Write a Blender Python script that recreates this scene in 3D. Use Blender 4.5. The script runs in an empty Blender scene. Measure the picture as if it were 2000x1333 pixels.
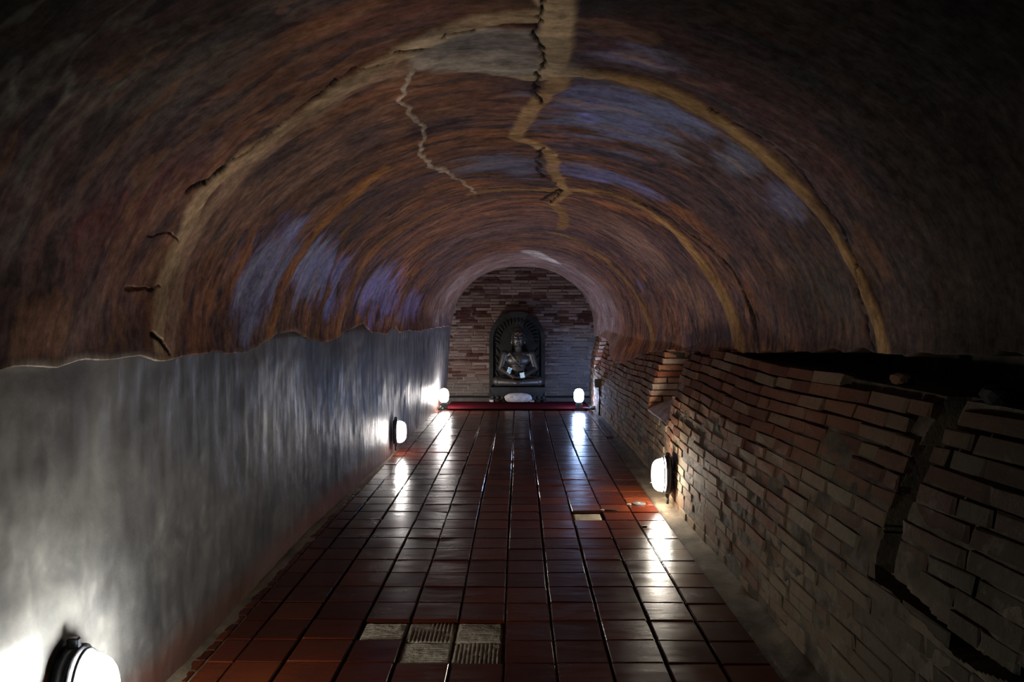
import bpy, bmesh, math, random
import numpy as np
from mathutils import Vector, Matrix

S = bpy.context.scene
COL = S.collection
PI = math.pi
random.seed(11)
rng = np.random.default_rng(7)

# ------------------------------------------------------------------ camera, world, exposure
F = 1500.0; CAM_H = 1.3
PITCH = math.atan(48.5 / F); YAW = math.atan(12 / F)
cd = bpy.data.cameras.new('camera'); cam = bpy.data.objects.new('camera', cd); COL.objects.link(cam)
cd.sensor_width = 36; cd.lens = 36 * F / 2000; cd.clip_start = 0.05
cam.location = (0, 0, CAM_H); cam.rotation_euler = (PI / 2 - PITCH, 0, YAW)
S.camera = cam
w = bpy.data.worlds.new('world'); S.world = w; w.use_nodes = True
w.node_tree.nodes['Background'].inputs[0].default_value = (0.75, 0.85, 1.0, 1)
w.node_tree.nodes['Background'].inputs[1].default_value = 0.003
S.view_settings.view_transform = 'Standard'; S.view_settings.look = 'None'
S.view_settings.exposure = -0.32; S.view_settings.gamma = 1.0
S.view_settings.use_curve_mapping = False
WARM = (1.0, 0.90, 0.74); COOL = (1.0, 0.99, 0.92); BLUE = (0.40, 0.57, 1.0); WHITE = (1.0, 0.93, 0.88)
P_NEAR, P_MID, P_RIGHT, P_FARL, P_FARR = 290.0, 140.0, 340.0, 200.0, 150.0   # lamp glass radiance


def ray(u, v):
    d = np.array([(u - 1000) / F, 1, -(v - 666.5) / F])
    c, s = math.cos(-PITCH), math.sin(-PITCH)
    d = np.array([d[0], d[1] * c - d[2] * s, d[1] * s + d[2] * c])
    c, s = math.cos(YAW), math.sin(YAW)
    return np.array([d[0] * c - d[1] * s, d[0] * s + d[1] * c, d[2]])


# ------------------------------------------------------------------ numeric noise
_T = rng.random((256, 256))


def vn(x, y, k=0):
    x = np.asarray(x, float) + k * 17.31; y = np.asarray(y, float) + k * 7.77
    xi = np.floor(x).astype(int); yi = np.floor(y).astype(int)
    fx = x - xi; fy = y - yi
    fx = fx * fx * (3 - 2 * fx); fy = fy * fy * (3 - 2 * fy)
    a = _T[xi & 255, yi & 255]; b = _T[(xi + 1) & 255, yi & 255]
    c = _T[xi & 255, (yi + 1) & 255]; d = _T[(xi + 1) & 255, (yi + 1) & 255]
    return (a * (1 - fx) + b * fx) * (1 - fy) + (c * (1 - fx) + d * fx) * fy


def fbm(x, y, k=0, o=4):
    r = 0; a = 0.5; t = 0
    for i in range(o):
        r = r + a * vn(x * 2 ** i, y * 2 ** i, k + i * 3); t += a; a *= 0.5
    return r / t


def sstep(a, b, x):
    t = np.clip((x - a) / (b - a), 0, 1)
    return t * t * (3 - 2 * t)


# ------------------------------------------------------------------ tunnel shape (X right, Y along the tunnel, Z up)
ZEND = 11.85


def XL(z): return np.interp(z, [-2, 1, 2.68, 4.6, 7.26, 10.67, 11.85], [-1.22, -1.22, -1.245, -1.272, -1.19, -1.136, -1.11])
def LEAN(z): return np.interp(z, [0, 7, 9.5, 11.85], [0, 0.0, 0.03, 0.06])
def XR0(z): return np.interp(z, [-2, 2.8, 5.28, 5.55, 6.0, 7.2, 9.2, 10.69, 11.85], [1.09, 1.087, 1.056, 1.074, 1.098, 1.10, 1.08, 1.058, 1.10])


def XRW(z, h):      # face of the leaning brick wall
    return XR0(z) + np.interp(h, [-0.1, 0, 0.3, 0.5, 0.7, 0.85, 1.05, 1.4], [0, 0, 0.002, 0.012, 0.05, 0.10, 0.185, 0.30]) * np.interp(z, [0, 3, 6, 10, 11.85], [0.95, 1, 1.05, 1.0, 0.7])


SPR = 1.15


def xl(z): return XL(z) + LEAN(z) * SPR + 0.014
def xr(z): return np.interp(z, [-2, 2.5, 5, 8, 10.5, 11.85], [1.28, 1.285, 1.31, 1.27, 1.24, 1.17])
def crown(z): return np.interp(z, [-2, 2, 6, 11.85], [2.15, 2.13, 2.12, 2.06])


def vault(z, th):
    a = (xr(z) - xl(z)) / 2; c = (xr(z) + xl(z)) / 2; b = crown(z) - SPR
    cs = np.cos(th)
    X = c + a * np.sign(cs) * np.abs(cs) ** 0.97
    H = SPR + b * np.abs(np.sin(th)) ** 0.97
    lo = th < 0
    Hr = SPR + th * b
    g = np.interp(z, [0, 5.2, 6.6], [0.04, 0.03, -0.016])
    XB = XRW(z, Hr) + g
    k = sstep(0.0, 0.12, -th)
    X = np.where(lo, xr(z) * (1 - k) + np.minimum(XB, xr(z)) * k, X); H = np.where(lo, Hr, H)
    hi = th > PI
    Hl = SPR - (th - PI) * b
    X = np.where(hi, XL(z) + LEAN(z) * Hl + 0.014, X); H = np.where(hi, Hl, H)
    return X, H


def hit(u, v):      # pixel of the photo -> (s, z) on the vault
    d = ray(u, v); t = np.linspace(0.6, 12.5, 6000)
    X = d[0] * t; Z = d[1] * t; H = CAM_H + d[2] * t
    a = (xr(Z) - xl(Z)) / 2; c = (xr(Z) + xl(Z)) / 2; b = crown(Z) - SPR
    e = np.where(H > SPR, (np.abs((X - c) / a)) ** 2.06 + (np.abs((H - SPR) / b)) ** 2.06, np.abs((X - c) / a))
    i = int(np.argmax(e >= 1))
    if H[i] >= SPR: th = math.atan2(((H[i] - SPR) / b[i]), (X[i] - c[i]) / a[i])
    elif X[i] > 0: th = (H[i] - SPR) / b[i]
    else: th = PI - (H[i] - SPR) / b[i]
    return th * 1.13, Z[i]


# ------------------------------------------------------------------ object helpers
def tag(o, label=None, cat=None, group=None, kind=None):
    if label: o['label'] = label
    if cat: o['category'] = cat
    if group: o['group'] = group
    if kind: o['kind'] = kind
    return o


def empty(name, loc, rz=0):
    o = bpy.data.objects.new(name, None); COL.objects.link(o); o.location = loc; o.rotation_euler = (0, 0, rz)
    o.empty_display_size = 0.05
    return o


def link(name, me, mat=None, parent=None, loc=(0, 0, 0), rot=(0, 0, 0), smooth=False):
    if mat and len(me.materials) == 0: me.materials.append(mat)
    if smooth and len(me.polygons): me.polygons.foreach_set('use_smooth', [True] * len(me.polygons))
    o = bpy.data.objects.new(name, me); COL.objects.link(o)
    o.parent = parent; o.location = loc; o.rotation_euler = rot
    return o


def from_bm(bm, name='m'):
    me = bpy.data.meshes.new(name); bm.to_mesh(me); bm.free(); return me


def grid_mesh(name, P, attrs=None, smooth=True):      # P: (n, m, 3)
    n, m, _ = P.shape
    me = bpy.data.meshes.new(name)
    me.vertices.add(n * m); me.vertices.foreach_set('co', P.reshape(-1).astype(np.float32))
    i, j = np.meshgrid(np.arange(n - 1), np.arange(m - 1), indexing='ij')
    a = i * m + j
    q = np.stack([a, a + 1, a + m + 1, a + m], -1).reshape(-1)
    nf = (n - 1) * (m - 1)
    me.loops.add(nf * 4); me.loops.foreach_set('vertex_index', q.astype(np.int32))
    me.polygons.add(nf); me.polygons.foreach_set('loop_start', np.arange(0, nf * 4, 4, dtype=np.int32))
    me.polygons.foreach_set('use_smooth', np.full(nf, smooth))
    me.update(calc_edges=True)
    for k, A in (attrs or {}).items():
        if A.shape[-1] == 4:
            at = me.attributes.new(k, 'FLOAT_COLOR', 'POINT'); at.data.foreach_set('color', A.reshape(-1).astype(np.float32))
        else:
            at = me.attributes.new(k, 'FLOAT_VECTOR', 'POINT'); at.data.foreach_set('vector', A.reshape(-1).astype(np.float32))
    return me


# ------------------------------------------------------------------ materials
class NT:
    def __init__(s, name):
        s.m = bpy.data.materials.new(name); s.m.use_nodes = True; s.t = s.m.node_tree
        s.b = s.t.nodes['Principled BSDF']

    def n(s, ty, **kw):
        nd = s.t.nodes.new(ty)
        for k, v in kw.items():
            if k.startswith('i_'): nd.inputs[k[2:].replace('_', ' ')].default_value = v
            else: setattr(nd, k, v)
        return nd

    def l(s, a, b): s.t.links.new(a, b); return b

    def noise(s, vec, scale, detail=4, rough=0.6, vs=None, dist=0):
        if vs is not None:
            mp = s.n('ShaderNodeMapping'); mp.inputs['Scale'].default_value = vs; s.l(vec, mp.inputs[0]); vec = mp.outputs[0]
        nz = s.n('ShaderNodeTexNoise'); nz.inputs['Scale'].default_value = scale; nz.inputs['Detail'].default_value = detail
        nz.inputs['Roughness'].default_value = rough; nz.inputs['Distortion'].default_value = dist
        s.l(vec, nz.inputs['Vector']); return nz.outputs['Fac']

    def ramp(s, fac, stops):
        r = s.n('ShaderNodeValToRGB'); e = r.color_ramp.elements
        while len(e) > 1: e.remove(e[-1])
        e[0].position = stops[0][0]; e[0].color = col4(stops[0][1])
        for p, c in stops[1:]:
            x = e.new(p); x.color = col4(c)
        s.l(fac, r.inputs[0]); return r.outputs['Color']

    def mix(s, fac, a, b, mode='MIX'):
        m = s.n('ShaderNodeMix', data_type='RGBA', blend_type=mode)
        for v, i in ((fac, 0), (a, 6), (b, 7)):
            if isinstance(v, (int, float)): m.inputs[i].default_value = v
            elif isinstance(v, tuple): m.inputs[i].default_value = col4(v)
            else: s.l(v, m.inputs[i])
        return m.outputs[2]

    def math(s, op, a, b=0.0, clamp=False):
        m = s.n('ShaderNodeMath', operation=op, use_clamp=clamp)
        for v, i in ((a, 0), (b, 1)):
            if isinstance(v, (int, float)): m.inputs[i].default_value = v
            else: s.l(v, m.inputs[i])
        return m.outputs[0]

    def rng(s, v, a, b, c, d):
        m = s.n('ShaderNodeMapRange')
        for i, x in enumerate((v, a, b, c, d)):
            if isinstance(x, (int, float)): m.inputs[i].default_value = x
            else: s.l(x, m.inputs[i])
        return m.outputs[0]

    def bump(s, h, strength=0.5, dist=0.01, prev=None):
        b = s.n('ShaderNodeBump'); b.inputs['Strength'].default_value = strength; b.inputs['Distance'].default_value = dist
        s.l(h, b.inputs['Height'])
        if prev: s.l(prev, b.inputs['Normal'])
        return b.outputs[0]

    def out(s, color=None, rough=None, normal=None, spec=None):
        if color is not None:
            if isinstance(color, tuple): s.b.inputs['Base Color'].default_value = col4(color)
            else: s.l(color, s.b.inputs['Base Color'])
        if rough is not None:
            if isinstance(rough, (int, float)): s.b.inputs['Roughness'].default_value = rough
            else: s.l(rough, s.b.inputs['Roughness'])
        if normal is not None: s.l(normal, s.b.inputs['Normal'])
        if spec is not None: s.b.inputs['Specular IOR Level'].default_value = spec
        return s.m

    def pos(s): return s.n('ShaderNodeNewGeometry').outputs['Position']
    def sepz(s, v):
        x = s.n('ShaderNodeSeparateXYZ'); s.l(v, x.inputs[0]); return x.outputs


def col4(c):
    if isinstance(c, (int, float)): return (c, c, c, 1)
    return tuple(c) + (1,) if len(c) == 3 else tuple(c)


def mat_vault():
    t = NT('painted_plaster')
    at = t.n('ShaderNodeAttribute', attribute_name='paint'); sz = t.n('ShaderNodeAttribute', attribute_name='sz').outputs['Vector']
    st1 = t.noise(sz, 1, 6, 0.7, (5.0, 13, 1), 0.8); st2 = t.noise(sz, 1, 5, 0.75, (14, 75, 1), 0.4); g = t.noise(sz, 26, 6, 0.7); big = t.noise(sz, 2.6, 5, 0.6)
    k = t.rng(st1, 0.33, 0.67, 0.62, 1.4); k2 = t.rng(st2, 0.35, 0.65, 0.86, 1.15); k3 = t.math('MULTIPLY', t.rng(g, 0.35, 0.65, 0.75, 1.25), t.rng(big, 0.35, 0.65, 0.7, 1.35))
    k = t.math('MULTIPLY', t.math('MULTIPLY', k, k2), k3)
    c = t.n('ShaderNodeVectorMath', operation='SCALE'); t.l(at.outputs['Color'], c.inputs[0]); t.l(k, c.inputs['Scale'])
    n1 = t.bump(st2, 0.2, 0.006); n2 = t.bump(g, 0.4, 0.003, n1)
    gl = at.outputs['Alpha']
    t.l(t.math('MULTIPLY', t.rng(gl, 0, 1, 0.015, 0.32), t.rng(g, 0.4, 0.62, 0.35, 1.5)), t.b.inputs['Specular IOR Level'])
    return t.out(c.outputs[0], t.rng(gl, 0, 1, 0.75, 0.46), n2)


def mat_leftwall():
    t = NT('whitewashed_plaster')
    p = t.pos(); x = t.sepz(p)
    cl = t.noise(p, 3.0, 5, 0.55, (1, 1, 1)); vt = t.noise(p, 1, 5, 0.65, (1, 16, 2.6)); cell = t.n('ShaderNodeTexVoronoi'); cell.inputs['Scale'].default_value = 17
    cell.feature = 'SMOOTH_F1'; mp = t.n('ShaderNodeMapping'); mp.inputs['Scale'].default_value = (1, 1, 0.7); t.l(p, mp.inputs[0])
    wv = t.n('ShaderNodeVectorMath', operation='ADD'); t.l(mp.outputs[0], wv.inputs[0])
    nc = t.n('ShaderNodeTexNoise'); nc.inputs['Scale'].default_value = 6; t.l(p, nc.inputs['Vector'])
    sc = t.n('ShaderNodeVectorMath', operation='SCALE'); sc.inputs['Scale'].default_value = 0.22; t.l(nc.outputs['Color'], sc.inputs[0]); t.l(sc.outputs[0], wv.inputs[1]); t.l(wv.outputs[0], cell.inputs['Vector'])
    blot = t.rng(cell.outputs['Distance'], 0.05, 0.75, 1, 0)
    big = t.noise(p, 1.4, 3, 0.5)
    f = t.math('ADD', t.math('MULTIPLY', cl, 0.75), t.math('MULTIPLY', t.math('MULTIPLY', blot, t.rng(big, 0.42, 0.58, 0, 1)), t.rng(x[1], 2.5, 6, 0.24, 0.12)))
    base = t.ramp(f, [(0.30, (0.035, 0.037, 0.041)), (0.42, (0.075, 0.077, 0.082)), (0.54, (0.14, 0.14, 0.142)), (0.72, (0.27, 0.27, 0.26))])
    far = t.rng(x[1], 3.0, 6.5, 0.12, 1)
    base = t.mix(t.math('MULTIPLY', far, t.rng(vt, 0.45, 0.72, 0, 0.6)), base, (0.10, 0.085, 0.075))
    base = t.mix(t.math('MULTIPLY', t.rng(x[1], 6, 8, 0, 1), t.rng(vt, 0.35, 0.6, 0.8, 0)), base, (0.42, 0.42, 0.47))  # far plaster whitened to carry the globe lamp's glow
    brown = t.noise(p, 2.2, 4, 0.6, (1, 1, 1.5))
    base = t.mix(t.rng(brown, 0.52, 0.75, 0, 0.6), base, (0.10, 0.082, 0.065))
    base = t.mix(t.math('MULTIPLY', t.rng(x[1], 2.85, 2.1, 0, 0.8), t.rng(cl, 0.3, 0.62, 0.35, 1)), base, t.mix(t.rng(f, .30, .66, 0, 1), (0.24, 0.24, 0.235), (0.46, 0.46, 0.43)))  # near lamp's glow painted in by lightening the plaster around it
    foot = t.math('SUBTRACT', t.math('ADD', 0.13, t.math('MULTIPLY', t.noise(p, 5, 3), 0.12)), x[2])
    base = t.mix(t.rng(foot, 0, 0.11, 0, 0.85), base, (0.13, 0.05, 0.03))
    h = t.noise(p, 1, 5, 0.6, (1, 14, 5)); h2 = t.noise(p, 45, 4, 0.6)
    n = t.bump(h2, 0.35, 0.003, t.bump(t.math('MULTIPLY', h, far), 0.45, 0.012))
    return t.out(base, t.rng(vt, 0.3, 0.7, 0.38, 0.65), n, 0.35)


def mat_brick(name='old_brick', back=False, fresh=False):
    t = NT(name)
    p = t.pos(); x = t.sepz(p)
    oi = t.n('ShaderNodeObjectInfo').outputs['Random']; gi = t.n('ShaderNodeNewGeometry').outputs['Random Per Island']
    r = t.math('FRACT', t.math('ADD', t.math('MULTIPLY', oi, 7.0), gi))
    if back:
        c = t.ramp(r, [(0, (0.035, 0.013, 0.012)), (0.3, (0.06, 0.022, 0.018)), (0.5, (0.12, 0.075, 0.062)), (0.8, (0.16, 0.11, 0.095)), (1, (0.20, 0.155, 0.14))])
        c = t.mix(t.rng(t.noise(p, 3, 3), 0.5, 0.7, 0, 0.6), c, (0.10, 0.07, 0.062))
        wash = t.math('MULTIPLY', t.rng(x[0], 0.35, 0.7, 0, 1), t.rng(x[2], 1.15, 0.9, 0, 1))
        c = t.mix(t.math('MULTIPLY', wash, 0.75), c, (0.13, 0.135, 0.15))
        c = t.mix(t.rng(x[2], 0.42, 0.22, 0, 0.75), c, (0.08, 0.073, 0.066))
    elif fresh:
        c = t.ramp(r, [(0, (0.42, 0.13, 0.07)), (0.35, (0.55, 0.22, 0.13)), (0.7, (0.60, 0.34, 0.24)), (1, (0.66, 0.50, 0.40))])  # fresh red brick, brightened to paint lamp light onto the reveals
    else:
        c = t.ramp(r, [(0, (0.12, 0.045, 0.03)), (0.3, (0.18, 0.075, 0.045)), (0.6, (0.22, 0.105, 0.06)), (0.85, (0.22, 0.135, 0.085)), (1, (0.26, 0.19, 0.13))])
        lime = t.math('ADD', t.rng(x[2], 0.45, 0.85, 0.62, -0.25), t.math('MULTIPLY', t.math('SUBTRACT', t.noise(p, 2.1, 4, 0.6), 0.5), 2.6))
        lime = t.math('ADD', lime, t.rng(x[1], 2.2, 3.2, 0.35, 0))
        lime = t.math('ADD', lime, t.math('MULTIPLY', t.math('SUBTRACT', r, 0.5), 0.8))
        c = t.mix(t.rng(lime, 0.0, 0.8, 0, 0.88), c, (0.20, 0.155, 0.10))
    d = t.noise(p, 24, 5, 0.65)
    if not back and not fresh: c = t.mix(t.rng(x[1], 3.2, 1.9, 0, 0.85), c, (0.022, 0.025, 0.020))  # near end darkened in the colour to imitate vignette
    c = t.mix(t.rng(d, 0.5, 0.75, 0, 0.6), c, (0.08, 0.06, 0.045))
    c = t.mix(t.rng(t.noise(p, 9, 4, 0.7), 0.6, 0.78, 0, 0.3), c, (0.28, 0.24, 0.19))
    n = t.bump(t.noise(p, 90, 4, 0.7), 0.6, 0.004, t.bump(t.noise(p, 22, 4, 0.6), 0.6, 0.01))
    return t.out(c, 0.85, n, 0.10)


def mat_mortar(name='lime_mortar', a=(0.05, 0.04, 0.029), b=(0.15, 0.12, 0.085)):
    t = NT(name); p = t.pos()
    c = t.mix(t.rng(t.noise(p, 6, 5, 0.65), 0.35, 0.65, 0, 1), a, b)
    n = t.bump(t.noise(p, 40, 6, 0.7), 0.9, 0.012)
    return t.out(c, 0.9, n, 0.2)


def mat_tile():
    t = NT('glazed_terracotta'); p = t.pos()
    r = t.math('FRACT', t.math('ADD', t.n('ShaderNodeObjectInfo').outputs['Random'], t.n('ShaderNodeNewGeometry').outputs['Random Per Island']))
    c = t.ramp(r, [(0, (0.040, 0.007, 0.003)), (0.5, (0.060, 0.011, 0.0045)), (1, (0.10, 0.022, 0.007))])
    d = t.noise(p, 5, 5, 0.6); c = t.mix(t.rng(d, 0.45, 0.7, 0, 0.45), c, (0.03, 0.008, 0.005))
    sc = t.noise(p, 1, 5, 0.75, (38, 9, 1)); c = t.mix(t.rng(sc, 0.68, 0.8, 0, 0.35), c, (0.3, 0.2, 0.15))
    f = t.noise(p, 70, 4, 0.6); b = t.noise(p, 1, 3, 0.5, (5, 16, 5))
    n = t.bump(f, 0.12, 0.002, t.bump(b, 0.35, 0.004))
    return t.out(c, t.rng(d, 0.3, 0.7, 0.17, 0.30), n, 0.24)


def simple(name, c, rough=0.7, spec=0.4, metal=0, var=0.35, sc=12, bump=0.3, bd=0.004):
    t = NT(name); p = t.pos(); nz = t.noise(p, sc, 5, 0.6)
    lo = tuple(v * (1 - var) for v in c); hi = tuple(min(1, v * (1 + var)) for v in c)
    t.b.inputs['Metallic'].default_value = metal
    return t.out(t.mix(t.rng(nz, 0.3, 0.7, 0, 1), lo, hi), rough, t.bump(t.noise(p, sc * 4, 4, 0.6), bump, bd), spec)


def emit(name, c, k, side=0):
    t = NT(name); t.b.inputs['Base Color'].default_value = (0.8, 0.8, 0.8, 1)
    t.b.inputs['Emission Color'].default_value = col4(c); t.b.inputs['Emission Strength'].default_value = k
    t.b.inputs['Roughness'].default_value = 0.2
    if side:      # bulb sits low in the glass: the flanks are brighter than the front
        tc = t.n('ShaderNodeTexCoord').outputs['Object']
        t.l(t.rng(t.sepz(tc)[0], 0.085, 0.124, k, k * side), t.b.inputs['Emission Strength'])
    return t.m


M_VAULT = mat_vault(); M_LEFT = mat_leftwall(); M_BRICK = mat_brick(); M_BBRICK = mat_brick('back_wall_brick', True)
M_FRESH_LIT = mat_brick('lit_fresh_brick', False, True); M_MORTAR = mat_mortar(); M_BMORTAR = mat_mortar('pale_mortar', (0.12, 0.095, 0.09), (0.24, 0.20, 0.19))
M_TILE = mat_tile(); M_BED = mat_mortar('tile_bed_mortar', (0.24, 0.20, 0.15), (0.46, 0.40, 0.31)); M_JOINT = mat_mortar('floor_joint', (0.025, 0.017, 0.012), (0.09, 0.06, 0.04))
M_CEMENT = mat_mortar('edge_cement', (0.07, 0.052, 0.035), (0.17, 0.13, 0.085))
M_BLACK = simple('black_enamel', (0.018, 0.02, 0.024), 0.32, 0.5)
M_CABLE = simple('black_rubber', (0.015, 0.015, 0.017), 0.55)
M_STONE = simple('dark_stone', (0.012, 0.012, 0.0115), 0.7, 0.2, var=0.45, sc=14, bump=0.5, bd=0.01)
M_STATUE = simple('statue_stone', (0.022, 0.019, 0.016), 0.42, 0.5, var=0.4, sc=10, bump=0.3, bd=0.005)
M_PALE = simple('pale_stone', (0.30, 0.28, 0.28), 0.8, 0.3, sc=20, bump=0.7, bd=0.01)
M_CARPET = simple('red_carpet', (0.035, 0.002, 0.004), 0.95, 0.03, sc=60, bump=0.8, bd=0.006)
M_GOLD = simple('gold_leaf', (0.85, 0.6, 0.25), 0.22, 0.5, metal=1, var=0.15, sc=60)
M_PAPER = simple('paper', (0.62, 0.78, 0.76), 0.7, 0.3, var=0.06)
M_STEP = simple('dark_cement', (0.04, 0.035, 0.032), 0.9, 0.2)
M_SILL_LIT = simple('lit_sill', (0.6, 0.57, 0.6), 0.8, 0.2, var=.15, sc=20, bump=.5, bd=.008)  # light tone stands in for lamp light on the sills
M_IRON = simple('rusty_iron', (0.10, 0.085, 0.07), 0.6, 0.4)

# ------------------------------------------------------------------ ceiling: the painted vault
NZ, NTH = 760, 880
zz = np.concatenate([np.linspace(-1.6, 0.85, 30), np.exp(np.linspace(math.log(0.9), math.log(ZEND + 0.02), NZ - 30))])
HL = ([-2, 1, 1.84, 2.0, 2.16, 2.35, 2.58, 3.2, 3.5, 3.96, 4.3, 4.6, 5.03, 5.5, 6.0, 6.4, 6.88, 7.3, 7.6, 8, 8.5, 10.3, 12],
      [1.17, 1.17, 1.176, 1.165, 1.186, 1.172, 1.15, 1.145, 1.13, 1.21, 1.215, 1.15, 1.125, 1.19, 1.235, 1.16, 1.13, 1.21, 1.14, 1.16, 1.13, 1.15, 1.15])
HR = ([-2, 1.8, 2.2, 2.6, 3.3, 4.2, 4.9, 5.3, 5.85, 6.2, 6.8, 7.6, 8.3, 9.0, 9.5, 10.0, 10.4, 10.9, 12],
      [1.19, 1.2, 1.19, 1.17, 1.158, 1.105, 1.07, 1.045, 1.04, 1.02, 1.0, 0.93, 0.80, 0.76, 0.80, 0.93, 1.0, 1.0, 1.0])


def hl(z): return np.interp(z, *HL) + 0.035 * (fbm(z * 5, z * 0 + 3.3, 5) - 0.5)
def hr(z): return np.interp(z, *HR) + 0.05 * (fbm(z * 7, z * 0 + 9.1, 9) - 0.5)


bb = crown(zz) - SPR
thr = (hr(zz) - SPR) / bb
thr = np.where(hr(zz) > SPR, np.arcsin(np.clip((hr(zz) - SPR) / bb, 0, 0.5)), thr)
thl = np.where(hl(zz) > SPR, PI - np.arcsin(np.clip((hl(zz) - SPR) / bb, 0, 0.5)), PI + (SPR - hl(zz)) / bb)
u = np.linspace(0, 1, NTH)
TH = thr[:, None] + (thl - thr)[:, None] * u[None, :]
ZZ = np.repeat(zz[:, None], NTH, 1)
X, H = vault(ZZ, TH)
SS = TH * 1.13


def dline(pts, width_pad=0.25, jit=0.0, jf=9.0, k=1):
    q = [hit(*p) for p in pts]
    zmin = min(a[1] for a in q) - width_pad; zmax = max(a[1] for a in q) + width_pad
    r0, r1 = np.searchsorted(zz, zmin), np.searchsorted(zz, zmax)
    D = np.full((r1 - r0, SS.shape[1]), 9.0)
    s = SS[r0:r1]; z = ZZ[r0:r1]
    if jit: s = s + jit * (fbm(z * jf, s * jf, k) - 0.5) * 2; z = z + jit * (fbm(z * jf, s * jf, k + 5) - 0.5) * 2
    d = D
    for (s0, z0), (s1, z1) in zip(q[:-1], q[1:]):
        dx, dy = s1 - s0, z1 - z0; L = dx * dx + dy * dy + 1e-9
        t = np.clip(((s - s0) * dx + (z - z0) * dy) / L, 0, 1)
        d[:] = np.minimum(d, np.hypot(s - s0 - t * dx, z - z0 - t * dy))
    return D, slice(r0, r1)


def C(*c): return np.array(c, float)


# base: brush strokes running round the arch
wS = SS + .10 * (fbm(SS * 5, ZZ * 5, 11) - .5); wZ = ZZ + .16 * (fbm(SS * 4, ZZ * 4, 15) - .5)
n1 = fbm(wS * 2.2, wZ * 5.0, 1); n2 = fbm(wS * 3.6, wZ * 13.0, 21, 5); n3 = fbm(wS * 1.5, wZ * 2.2, 41, 5); n4 = fbm(wS * 6, wZ * 22, 61)
paint = np.zeros(SS.shape + (3,))
paint[:] = C(0.27, 0.135, 0.075)


gloss = np.full(SS.shape, 0.12)


def over(mask, c, sl=slice(None)):
    m = np.clip(mask, 0, 1)[..., None]; paint[sl] = paint[sl] * (1 - m) + C(*c) * m


over(sstep(0.50, 0.68, n1), (0.38, 0.17, 0.065))
over(sstep(0.48, 0.60, n2) * 0.8, (0.13, 0.058, 0.045))
over(sstep(0.50, 0.60, n3) * 0.7, (0.115, 0.08, 0.095))
over(sstep(0.54, 0.66, n4) * 0.6, (0.06, 0.05, 0.06))


def blob(px, rs, rz, c, a=1.0, k=0, soft=0.55, amp=1.7, f=(4.5, 13)):
    s0, z0 = hit(*px)
    pad_ = rz * (1.5 + amp * .6)
    sl = slice(int(np.searchsorted(zz, z0 - pad_)), int(np.searchsorted(zz, z0 + pad_)) + 1)
    d = np.hypot((SS[sl] - s0) / rs, (ZZ[sl] - z0) / rz) + amp * (fbm(SS[sl] * f[0], ZZ[sl] * f[1], 100 + k) - 0.5)
    m = a * (1 - sstep(1 - soft, 1 + soft * 0.4, d))
    over(m, c, sl)
    if c[2] > c[0] * 1.2: gloss[sl] = np.maximum(gloss[sl], m)


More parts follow.
